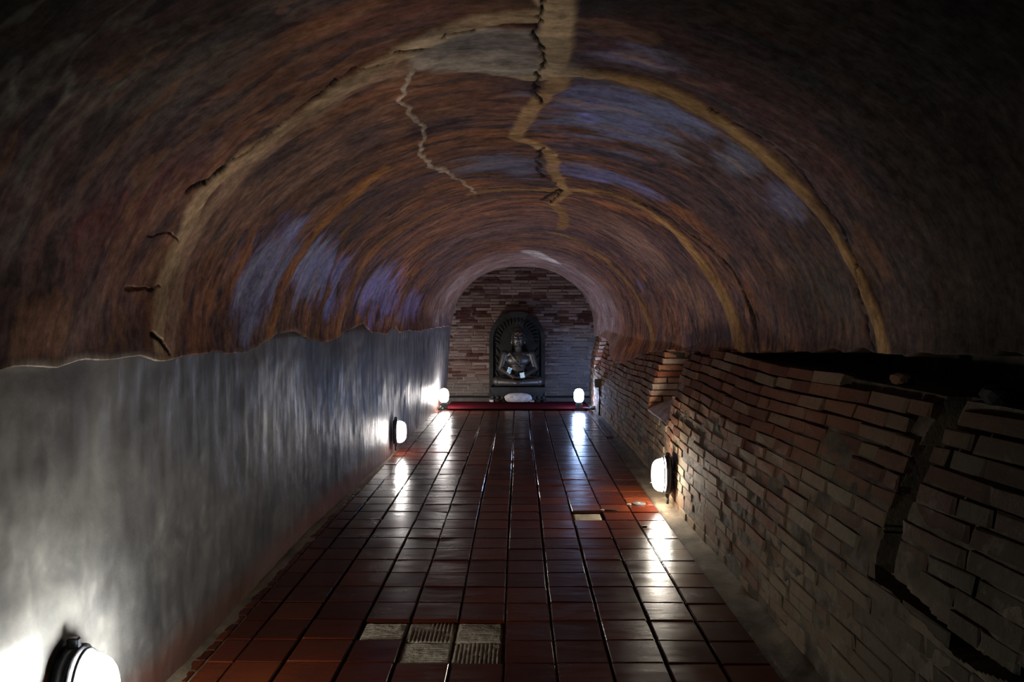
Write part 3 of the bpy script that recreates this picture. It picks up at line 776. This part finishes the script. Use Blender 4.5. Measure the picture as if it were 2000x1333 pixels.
# half tiles and scraps filling the left margin, and the far right margin
for k in range(0, 92):
    z = 2.55 + k * .0872
    xa = float(XL(z)) + .022
    if -1.184 - xa > .03: tl.append((.05, Matrix.Translation(((xa - 1.184) / 2, z, -.008)) @ Matrix.Rotation(random.gauss(0, .02), 4, 'Z') @ Matrix.Diagonal((-1.184 - xa, .078, .014, 1))))
for k in range(0, 24):
    z = 8.3 + k * .095
    tl.append((.04, Matrix.Translation((.985, z, -.004)) @ Matrix.Rotation(random.gauss(0, .02), 4, 'Z') @ Matrix.Diagonal((.062, .082, .016, 1))))
tl.sort(key=lambda a: -a[0])
for i, (kk, M) in enumerate(tl[:300]):
    o = bpy.data.objects.new('tile', TV[i % 8]); COL.objects.link(o); o.parent = floor; o.matrix_world = M
V = []; Fc = []; off = 0; TA = [arrays(m_) for m_ in TV]
for i, (kk, M) in enumerate(tl[300:]):
    v, f = TA[i % 8]; A = np.array(M); V.append(v @ A[:3, :3].T + A[:3, 3]); Fc += [tuple(q + off for q in p) for p in f]; off += len(v)
m_ = bpy.data.meshes.new('tiles'); m_.from_pydata(np.concatenate(V).tolist(), [], Fc); m_.update()
tag(link('distant_tiles', m_, M_TILE, floor), kind='stuff')


def bed(x0, x1, z0, z1, along, amp=.0035):      # combed mortar where a tile is missing
    n = 46 if along is not None else 20
    Zq, Xq = np.meshgrid(np.linspace(z0, z1, n), np.linspace(x0, x1, n), indexing='ij')
    nz = (fbm(Xq * 40, Zq * 40, 1400) - .5) * .006
    edge = np.minimum(np.minimum(Xq - x0, x1 - Xq), np.minimum(Zq - z0, z1 - Zq))
    Hq = -.0125 + nz * sstep(0, .02, edge)
    if along is not None:
        ph = (Xq if along else Zq) * 2 * PI / .0165
        Hq += amp * np.sin(ph) * sstep(.3, .5, fbm(Xq * 12, Zq * 12, 1410)) * sstep(0, .012, edge)
    Hq -= .008 * sstep(.008, 0, edge)
    return link('mortar_bed', grid_mesh('mortar_bed', np.stack([Xq, Zq, Hq], -1)), M_BED, floor)


za, zb, zc_ = Z0 - 2 * TS, Z0 - TS, Z0
b1 = bed(-.65, -.466, zb + .004, zc_ - .004, False); bed(-.458, -.262, zb + .004, zc_ - .004, True, .005); bed(-.254, -.064, zb + .004, zc_ - .004, False)
bed(-.458, -.262, za + .006, zb - .002, False); bed(-.254, -.064, za + .006, zb - .002, True)
bed(.358, .548, Z0 + 8 * TS + .006, Z0 + 9 * TS - .004, None)
b1['label'] = 'combed pale mortar exposed where a floor tile is missing'


def disc(r, h, n=32, rim=0.004):
    bm = bmesh.new(); bmesh.ops.create_cone(bm, cap_ends=True, segments=n, radius1=r, radius2=r - rim, depth=h)
    return bm


# round plate on a tile by the right lamp
bm = disc(.048, .006); bm2 = disc(.012, .003, 16)
me2 = bpy.data.meshes.new('t'); bm2.to_mesh(me2)
cap = empty('drain_plate', (.835, 5.28, .0015)); tag(cap, 'small round metal plate set on the orange lit tile by the right wall lamp', 'plate')
link('disc', from_bm(bm), M_STEP, cap, (0, 0, .003)); link('stud', me2, M_IRON, cap, (0, 0, .0072))


def chip(loc, s, lb, seed, mat=M_CEMENT):
    o = link('debris_chip', rock(seed, s), mat, None, loc); tag(o, lb, 'debris')


chip((.56, 5.09, .006), (.018, .010, .008), 'pale mortar crumb at the joint behind the single missing tile', 31, M_BED)
chip((.62, 5.10, .004), (.055, .014, .006), 'flat dark shard on orange tiles right of the missing tile', 32, M_STONE)
chip((.762, 5.25, .005), (.02, .012, .007), 'pale crumb on the joint left of the round plate', 33, M_BED)
chip((.78, 4.71, .003), (.02, .012, .005), 'tiny dark pebble on the brightly mirrored tiles below the right lamp', 34, M_STONE)

# ------------------------------------------------------------------ tubes and boxes
def tube_me(path, r, n=8, closed=False):
    bm = bmesh.new(); P_ = [Vector(p) for p in path]; rings = []
    up = Vector((0, 0, 1)); N = len(P_)
    prevn = None
    for i, p in enumerate(P_):
        a = P_[i - 1] if (i or closed) else p; b = P_[(i + 1) % N] if (i < N - 1 or closed) else p
        t = (b - a).normalized()
        if prevn is None:
            nn = t.cross(up); nn = nn.normalized() if nn.length > .05 else Vector((1, 0, 0))
        else: nn = (prevn - t * prevn.dot(t)).normalized()
        prevn = nn; bn = t.cross(nn)
        rings.append([bm.verts.new(p + (nn * math.cos(2 * PI * k / n) + bn * math.sin(2 * PI * k / n)) * r) for k in range(n)])
    for i in range(N if closed else N - 1):
        A, Bq = rings[i], rings[(i + 1) % N]
        for k in range(n): bm.faces.new((A[k], A[(k + 1) % n], Bq[(k + 1) % n], Bq[k]))
    if not closed: bm.faces.new(rings[0][::-1]); bm.faces.new(rings[-1])
    for f in bm.faces: f.smooth = True
    bmesh.ops.recalc_face_normals(bm, faces=bm.faces)
    return from_bm(bm, 'tube')


def box_me(sx, sy, sz, bev=.004, at=(0, 0, 0)):
    bm = bmesh.new(); bmesh.ops.create_cube(bm, size=1)
    bmesh.ops.transform(bm, matrix=Matrix.Translation(at) @ Matrix.Diagonal((sx, sy, sz, 1)), verts=bm.verts)
    bmesh.ops.bevel(bm, geom=bm.edges[:], offset=bev, segments=2, affect='EDGES')
    return from_bm(bm, 'box')


# ------------------------------------------------------------------ bulkhead wall lamps (local: +X out of the wall)
def oval_loft(levels, n=40, e=2.4):      # levels: (x, half width y, half height z)
    bm = bmesh.new(); rings = []
    for x, ry, rz in levels:
        ring = []
        for k in range(n):
            a = 2 * PI * k / n; c, s = math.cos(a), math.sin(a)
            ring.append(bm.verts.new((x, ry * math.copysign(abs(c) ** (2 / e), c), rz * math.copysign(abs(s) ** (2 / e), s))))
        rings.append(ring)
    for A, Bq in zip(rings[:-1], rings[1:]):
        for k in range(n): bm.faces.new((A[k], A[(k + 1) % n], Bq[(k + 1) % n], Bq[k]))
    bm.faces.new(rings[0][::-1]); bm.faces.new(rings[-1])
    bmesh.ops.recalc_face_normals(bm, faces=bm.faces)
    for f in bm.faces: f.smooth = len(f.verts) == 4
    return from_bm(bm, 'oval')


def wall_lamp(loc, rz, color, power, label, scale=1.0, pipe_drop=0.1, foot=True):
    t = empty('wall_lamp', loc, rz); t.scale = (scale,) * 3
    tag(t, label, 'lamp', 'oval caged wall lamps low on the tunnel walls')
    link('housing', oval_loft([(0, .074, .122), (.006, .082, .130), (.036, .082, .130), (.040, .074, .122), (.044, .066, .112)]), M_BLACK, t)
    lv = []
    for q in range(9):
        a = q / 8 * PI / 2; lv.append((.044 + .084 * math.sin(a) ** .9, max(.002, .063 * math.cos(a) ** .62), max(.004, .110 * math.cos(a) ** .5)))
    g = link('glass_dome', oval_loft(lv, 36), emit('lamp_glass', color, power, 12.0 / power), t); g['label'] = 'glowing white glass dome'
    gr = link('guard_ring', tube_me([(.052, .073 * math.cos(a), .119 * math.sin(a)) for a in np.linspace(0, 2 * PI, 40, endpoint=False)], .005, 8, True), M_BLACK, t)
    for zz_ in (-.062,):
        pts = [(.052 + .086 * math.sin(a) ** .7, .071 * math.cos(a) * .95, zz_) for a in np.linspace(0.02, PI - .02, 22)]
        link('guard_bar', tube_me(pts, .0022), M_BLACK, gr)
    pts = [(.052 + .085 * max(0, math.sin(a)) ** .75, 0, .116 * math.cos(a)) for a in np.linspace(PI * .72, PI - .01, 12)]
    link('guard_bar', tube_me(pts, .0022), M_BLACK, gr)
    for s in (1, -1): link('mounting_lug', box_me(.03, .022, .028, .004, (.022, 0, s * .138)), M_BLACK, t)
    link('cable_stub', tube_me([(.018, 0, -.145), (.018, 0, -.145 - pipe_drop * .6), (.02, .004, -.145 - pipe_drop)], .009, 10), M_CABLE, t)
    return t


wall_lamp((float(XL(2.06)) + .012, 2.04, .272), 0, COOL, P_NEAR, 'blown out oval lamp at the lower left corner on the grey plaster wall', 1.05, .09)
wall_lamp((float(XL(7.26)) + .018, 7.20, .212), 0, WHITE, P_MID, 'oval lamp midway down the left plaster wall, throwing light up the wall', .92, .05)
wall_lamp((float(XRW(5.2, .2)) - .022, 5.20, .222), PI, WARM, P_RIGHT, 'oval caged lamp on the right brick wall below the lit recess', 1.0, .055)


# ------------------------------------------------------------------ floor standing globe lamps at the far end
def floor_lamp(loc, rz, color, power, label):
    t = empty('floor_lamp', loc, rz); tag(t, label, 'lamp', 'globe lamps standing on the floor before the statue')
    link('foot_plate', box_me(.16, .13, .008, .002, (0, 0, .004)), M_BLACK, t)
    link('base', box_me(.095, .09, .085, .012, (0, 0, .0505)), M_BLACK, t)
    bm = disc(.044, .014, 24); bmesh.ops.translate(bm, verts=bm.verts, vec=(0, 0, .100)); link('collar', from_bm(bm), M_BLACK, t)
    prof = [(.036, .106), (.052, .115), (.062, .135), (.068, .17), (.069, .21), (.064, .245), (.05, .272), (.028, .288), (.004, .293)]
    bm = bmesh.new(); rings = [[bm.verts.new((r * math.cos(2 * PI * k / 28), r * math.sin(2 * PI * k / 28), z)) for k in range(28)] for r, z in prof]
    for A, Bq in zip(rings[:-1], rings[1:]):
        for k in range(28): bm.faces.new((A[k], A[(k + 1) % 28], Bq[(k + 1) % 28], Bq[k]))
    bm.faces.new(rings[-1]); bm.faces.new(rings[0][::-1]); bmesh.ops.recalc_face_normals(bm, faces=bm.faces)
    g = link('glass_globe', from_bm(bm), emit('globe_glass', color, power), t, smooth=True); g['label'] = 'glowing jar shaped glass globe'
    for s in (-1, 1): link('screw', tube_me([(s * .03, -.045, .03), (s * .03, -.049, .03)], .006), M_IRON, t)
    return t


floor_lamp((-1.035, 10.66, .0), .1, WHITE, P_FARL, 'white glowing globe lamp on black base by the far left wall')
floor_lamp((.845, 10.66, .0), -.05, BLUE, P_FARR, 'bluish glowing globe lamp on black base at the far right of the carpet')


def coil(cx, cy, r, n, tail, label):
    pts = []
    for i in range(n * 14):
        a = i / 14 * 2 * PI; rr = r * (1 + .18 * math.sin(i * .7)); pts.append((cx + rr * math.cos(a), cy + rr * .6 * math.sin(a), .012 + i / (n * 14) * .05 + .006 * math.sin(i)))
    pts += tail
    tag(link('cable_coil', tube_me(pts, .006, 6), M_CABLE), label, 'cable')


coil(-1.075, 10.50, .026, 3, [(-1.05, 10.52, .03), (-1.03, 10.56, .03)], 'small black cable coil beside the far left globe lamp')
coil(1.03, 10.52, .035, 3, [(1.0, 10.54, .03), (.95, 10.60, .035), (.90, 10.62, .03)], 'tangled black cable on the floor beside the bluish globe lamp')

# junction box and pipe on the far right of the brick wall
jb = empty('junction_box', (float(XRW(10.1, .42)) - .012, 10.0, .36)); tag(jb, 'small dark junction box with pipe on the far right brick wall', 'electrical box')
link('box', box_me(.09, .10, .105, .006, (-.015, 0, .065)), M_IRON, jb); link('cover', box_me(.006, .085, .09, .002, (-.063, 0, .065)), M_BLACK, jb)
link('conduit', tube_me([(.0, 0, .01), (.0, 0, -.14), (-.003, 0, -.352)], .012, 10), M_BLACK, jb)

# ------------------------------------------------------------------ carpet, step, statue group
carp = grid_mesh('carpet', np.stack([*(lambda X_, Y_: (X_, Y_, .009 + .003 * vn(X_ * 7, Y_ * 7, 3)))(*np.meshgrid(np.linspace(-1.0, 1.0, 60), np.linspace(10.60, 11.49, 30), indexing='ij'))], -1))
bm = bmesh.new(); bm.from_mesh(carp); bmesh.ops.solidify(bm, geom=bm.faces[:], thickness=.008); carp2 = from_bm(bm, 'carpet')
tag(link('carpet', carp2, M_CARPET), 'dark red carpet strip across the floor before the statue', 'carpet')
step = tag(link('trim_1', box_me(2.25, .36, .095, .008, (0, 11.68, .0245)), M_STEP), 'low cement step under the statue along the end wall', kind='structure')


def stele_outline(w, hs, ht, n=26):      # arch outline, local z
    pts = [(-w, 0), (-w, hs * .5), (-w, hs)]
    for i in range(1, n): a = PI - PI * i / n; pts.append((w * math.cos(a), hs + (ht - hs) * math.sin(a) ** .92))
    return pts + [(w, hs), (w, hs * .5), (w, 0)]


def extrude_outline(out, y0, y1):
    bm = bmesh.new(); A = [bm.verts.new((x, y0, z)) for x, z in out]; Bq = [bm.verts.new((x, y1, z)) for x, z in out]
    bm.faces.new(A); bm.faces.new(Bq[::-1]); n = len(out)
    for i in range(n): bm.faces.new((A[i], Bq[i], Bq[(i + 1) % n], A[(i + 1) % n]))
    bmesh.ops.recalc_face_normals(bm, faces=bm.faces); return bm


st = empty('carved_backslab', (-.015, 11.80, .072)); tag(st, 'tall arched slab of dark carved stone standing behind the seated statue', 'stone slab')
link('slab', from_bm(extrude_outline(stele_outline(.40, .86, 1.27), -.09, 0.015)), M_STONE, st)
ro, ri = stele_outline(.425, .87, 1.30), stele_outline(.365, .85, 1.215)
bm = bmesh.new(); n = len(ro)
vs = [[bm.verts.new((x, y, z)) for x, z in o_] for y, o_ in ((-.15, ro), (-.15, ri), (.015, ro), (-.085, ri))]
for i in range(n - 1):
    for A, Bq in ((vs[0], vs[1]), (vs[2], vs[0]), (vs[1], vs[3])): bm.faces.new((A[i], A[i + 1], Bq[i + 1], Bq[i]))
bmesh.ops.recalc_face_normals(bm, faces=bm.faces)
link('rim', from_bm(bm), M_STONE, st)
for i in range(19):      # flame leaves following the inside of the rim
    a = PI * (i + .5) / 19
    if i in range(0, 19):
        x = .315 * math.cos(a); z = .80 + .36 * math.sin(a)
        bm = bmesh.new(); bmesh.ops.create_uvsphere(bm, u_segments=8, v_segments=6, radius=1)
        for v in bm.verts: tpr = 1 - .55 * (v.co.z * .5 + .5); v.co = Vector((v.co.x * .026 * tpr, v.co.y * .02, v.co.z * .055))
        link('carved_leaf', from_bm(bm), M_STONE, st, (x, -.095, z), (0, PI / 2 - a + .35, 0), smooth=True)
for s in (-1, 1):
    for j in range(5):
        bm = bmesh.new(); bmesh.ops.create_uvsphere(bm, u_segments=8, v_segments=6, radius=1)
        for v in bm.verts: tpr = 1 - .5 * (v.co.z * .5 + .5); v.co = Vector((v.co.x * .03 * tpr, v.co.y * .02, v.co.z * .06))
        link('carved_leaf', from_bm(bm), M_STONE, st, (s * (.30 + .012 * (j % 2)), -.095, .24 + j * .115), (0, s * .5, 0), smooth=True)

# statue: one continuous carved body
BY = 11.50
bd = bmesh.new()


def ell(c, r, rot=(0, 0, 0), seg=20):
    M = Matrix.Translation(c) @ Matrix.Rotation(rot[2], 4, 'Z') @ Matrix.Rotation(rot[1], 4, 'Y') @ Matrix.Rotation(rot[0], 4, 'X') @ Matrix.Diagonal((r[0], r[1], r[2], 1))
    bmesh.ops.create_uvsphere(bd, u_segments=seg, v_segments=seg // 2 + 2, radius=1, matrix=M)


def cap_(a, b, r0, r1):
    a, b = Vector(a), Vector(b); n = max(3, int((b - a).length / .018))
    for i in range(n + 1):
        t = i / n; r = r0 + (r1 - r0) * t; ell(a.lerp(b, t), (r, r, r), seg=12)


for s in (-1, 1):
    cap_((s * .10, .03, .09), (s * .31, -.07, .075), .095, .075)
    cap_((s * .31, -.07, .07), (s * -.02, -.19, .06), .070, .045)
    cap_((s * .205, 0, .475), (s * .262, .0, .26), .060, .047)
    cap_((s * .262, .0, .26), (s * .075, -.17, .155), .045, .030)
    ell((s * .05, -.185, .145), (.055, .035, .018), (0, 0, s * .3))
    for q in range(4): cap_((s * .03, -.165 - q * .015, .150), (-s * .035, -.175 - q * .014, .150), .0085, .007)
    cap_((s * .045, -.165, .158), (s * .004, -.178, .178), .009, .007)
    ell((s * .100, .012, .675), (.014, .022, .060)); ell((s * .045, -.093, .705), (.026, .010, .008)); cap_((s * .02, -.102, .735), (s * .068, -.085, .735), .007, .005)
ell((0, 0.01, .24), (.125, .09, .19)); ell((0, 0, .40), (.185, .098, .12)); ell((0, .01, .12), (.19, .11, .10)); ell((0, 0, .475), (.20, .07, .055))
cap_((0, 0.005, .52), (0, 0, .62), .062, .055); ell((0, 0, .705), (.098, .104, .138)); ell((0, -.03, .62), (.06, .06, .045))
cap_((0, -.098, .725), (0, -.115, .675), .009, .015); ell((0, -.100, .643), (.028, .014, .008)); ell((0, -.097, .628), (.022, .013, .007)); ell((0, -.08, .598), (.025, .022, .018))
ell((0, .012, .835), (.066, .068, .055)); ell((0, .012, .88), (.034, .034, .04)); cap_((0, .012, .90), (0, .012, .965), .022, .006)
rr = random.Random(3)
for i in range(170):      # hair curls
    ph = i * 2.39996; y_ = 1 - i / 170 * 1.15; q = math.sqrt(max(0, 1 - y_ * y_)); cxn, cyn = q * math.cos(ph), q * math.sin(ph)
    if cyn < -.35 and y_ < .55: continue
    ell((cxn * .1, cyn * .106, .708 + y_ * .138), (.013, .013, .013), seg=8)
cap_((-.13, -.075, .50), (.02, -.105, .33), .012, .012); cap_((.02, -.105, .33), (.12, -.07, .18), .012, .010)
m0 = from_bm(bd, 'body'); tmp = bpy.data.objects.new('tmp_body', m0); COL.objects.link(tmp)
md = tmp.modifiers.new('r', 'REMESH'); md.mode = 'VOXEL'; md.voxel_size = .0075
sm = tmp.modifiers.new('s', 'SMOOTH'); sm.factor = .5; sm.iterations = 1
dg = bpy.context.evaluated_depsgraph_get(); mb = bpy.data.meshes.new_from_object(tmp.evaluated_get(dg)); bpy.data.objects.remove(tmp)
stat = empty('seated_statue', (0.0, BY, .255)); tag(stat, 'dark stone statue of a cross-legged meditating figure with flecks of gold', 'statue')
link('body', mb, M_STATUE, stat, smooth=True)
# pedestal under it: slab, waist and lotus petals
link('pedestal', from_bm(extrude_outline([(-.40, -.045), (-.36, -.10), (-.36, -.12), (-.41, -.183), (.41, -.183), (.36, -.12), (.36, -.10), (.40, -.045), (.41, -.02), (.40, 0), (-.40, 0), (-.41, -.02)], -.25, .14)), M_STONE, stat)
for i in range(11):
    bm = bmesh.new(); bmesh.ops.create_uvsphere(bm, u_segments=10, v_segments=8, radius=1)
    for v in bm.verts: v.co = Vector((v.co.x * .036 * (1 - .25 * v.co.z), v.co.y * .03, v.co.z * .030))
    link('lotus_petal', from_bm(bm), M_STONE, stat, (-.37 + i * .074, -.245, -.150), (.2, 0, 0), smooth=True)
# gold leaf flecks
deps = [(0.02, -.108, .762, .011), (-.005, -.11, .764, .008), (.045, -.097, .785, .007), (-.055, -.095, .742, .008), (.002, -.128, .682, .011), (.04, -.1, .70, .006), (.008, -.118, .650, .009),
        (0.0, -.1, .605, .007), (.0, -.065, .565, .006), (-.012, -.105, .44, .011), (.012, -.104, .42, .008), (-.02, -.102, .395, .010), (.022, -.102, .385, .010), (.08, -.095, .47, .009), (-.05, -.20, .168, .008), (.06, -.09, .80, .005)]
from mathutils.bvhtree import BVHTree
bvh = BVHTree.FromPolygons([v.co.copy() for v in mb.vertices], [tuple(p.vertices) for p in mb.polygons])
for i, (x, y, z, r) in enumerate(deps):
    q, nn, _, _ = bvh.ray_cast(Vector((x, -.6, z)), Vector((0, 1, 0)))
    if q is None: continue
    bm = bmesh.new(); bmesh.ops.create_circle(bm, cap_ends=True, segments=7, radius=r)
    for v in bm.verts: v.co *= rr.uniform(.7, 1.25)
    bmesh.ops.solidify(bm, geom=bm.faces[:], thickness=.0012)
    rq = nn.to_track_quat('Z', 'Y').to_euler()
    o = link('gold_leaf', from_bm(bm), M_GOLD, stat, q + nn * .0015, (rq.x + rr.uniform(-.25, .25), rq.y + rr.uniform(-.25, .25), rq.z)); o['label'] = 'small shiny gold leaf fleck'


def paper(loc, rot, w_, h_, lb, crumple=.004):
    bm = bmesh.new(); bmesh.ops.create_grid(bm, x_segments=5, y_segments=5, size=.5)
    for v in bm.verts: v.co = Vector((v.co.x * w_ * (1 + rr.uniform(-.04, .04)), rr.uniform(-crumple, crumple), v.co.y * h_ * (1 + rr.uniform(-.04, .04))))
    bmesh.ops.solidify(bm, geom=bm.faces[:], thickness=.002)
    tag(link('offering_note', from_bm(bm), M_PAPER, None, loc, rot), lb, 'paper', 'paper offerings on the statue')


paper((-.13, BY - .185, .255 + .245), (-.2, .5, .35), .065, .085, 'crumpled white paper tucked in the right arm of the statue', .010)
paper((.062, BY - .262, .255 + .180), (-.15, -.2, .1), .065, .075, 'flat white note resting on the lap of the statue')

# rounded pale stones in front of the pedestal
bm = bmesh.new(); bmesh.ops.create_uvsphere(bm, u_segments=28, v_segments=14, radius=1)
for v in bm.verts:
    c = v.co; q = rr.uniform(.96, 1.04)
    v.co = Vector((math.copysign(abs(c.x) ** .7, c.x) * .20 * q, c.y * .055 * q, max(-.8, c.z) * .072 * q))
tag(link('offering_stone', from_bm(bm), M_PALE, None, (.0, BY - .355, .017 + .0576 + .036), smooth=True), 'long rounded pale stone lying before the statue pedestal', 'stone')
for i in range(9):
    o = link('base_stone', rock(70 + i, (.045, .03, .032)), M_STONE if i % 3 else M_PALE, None, (-.40 + i * .10 + rr.uniform(-.01, .01), 11.452 - .0, .012 + .022), (0, 0, rr.uniform(-.3, .3)))
    tag(o, 'rounded cobble in the row at the foot of the statue pedestal', 'stone', 'cobbles along the foot of the statue')
print('objects', len(bpy.data.objects))
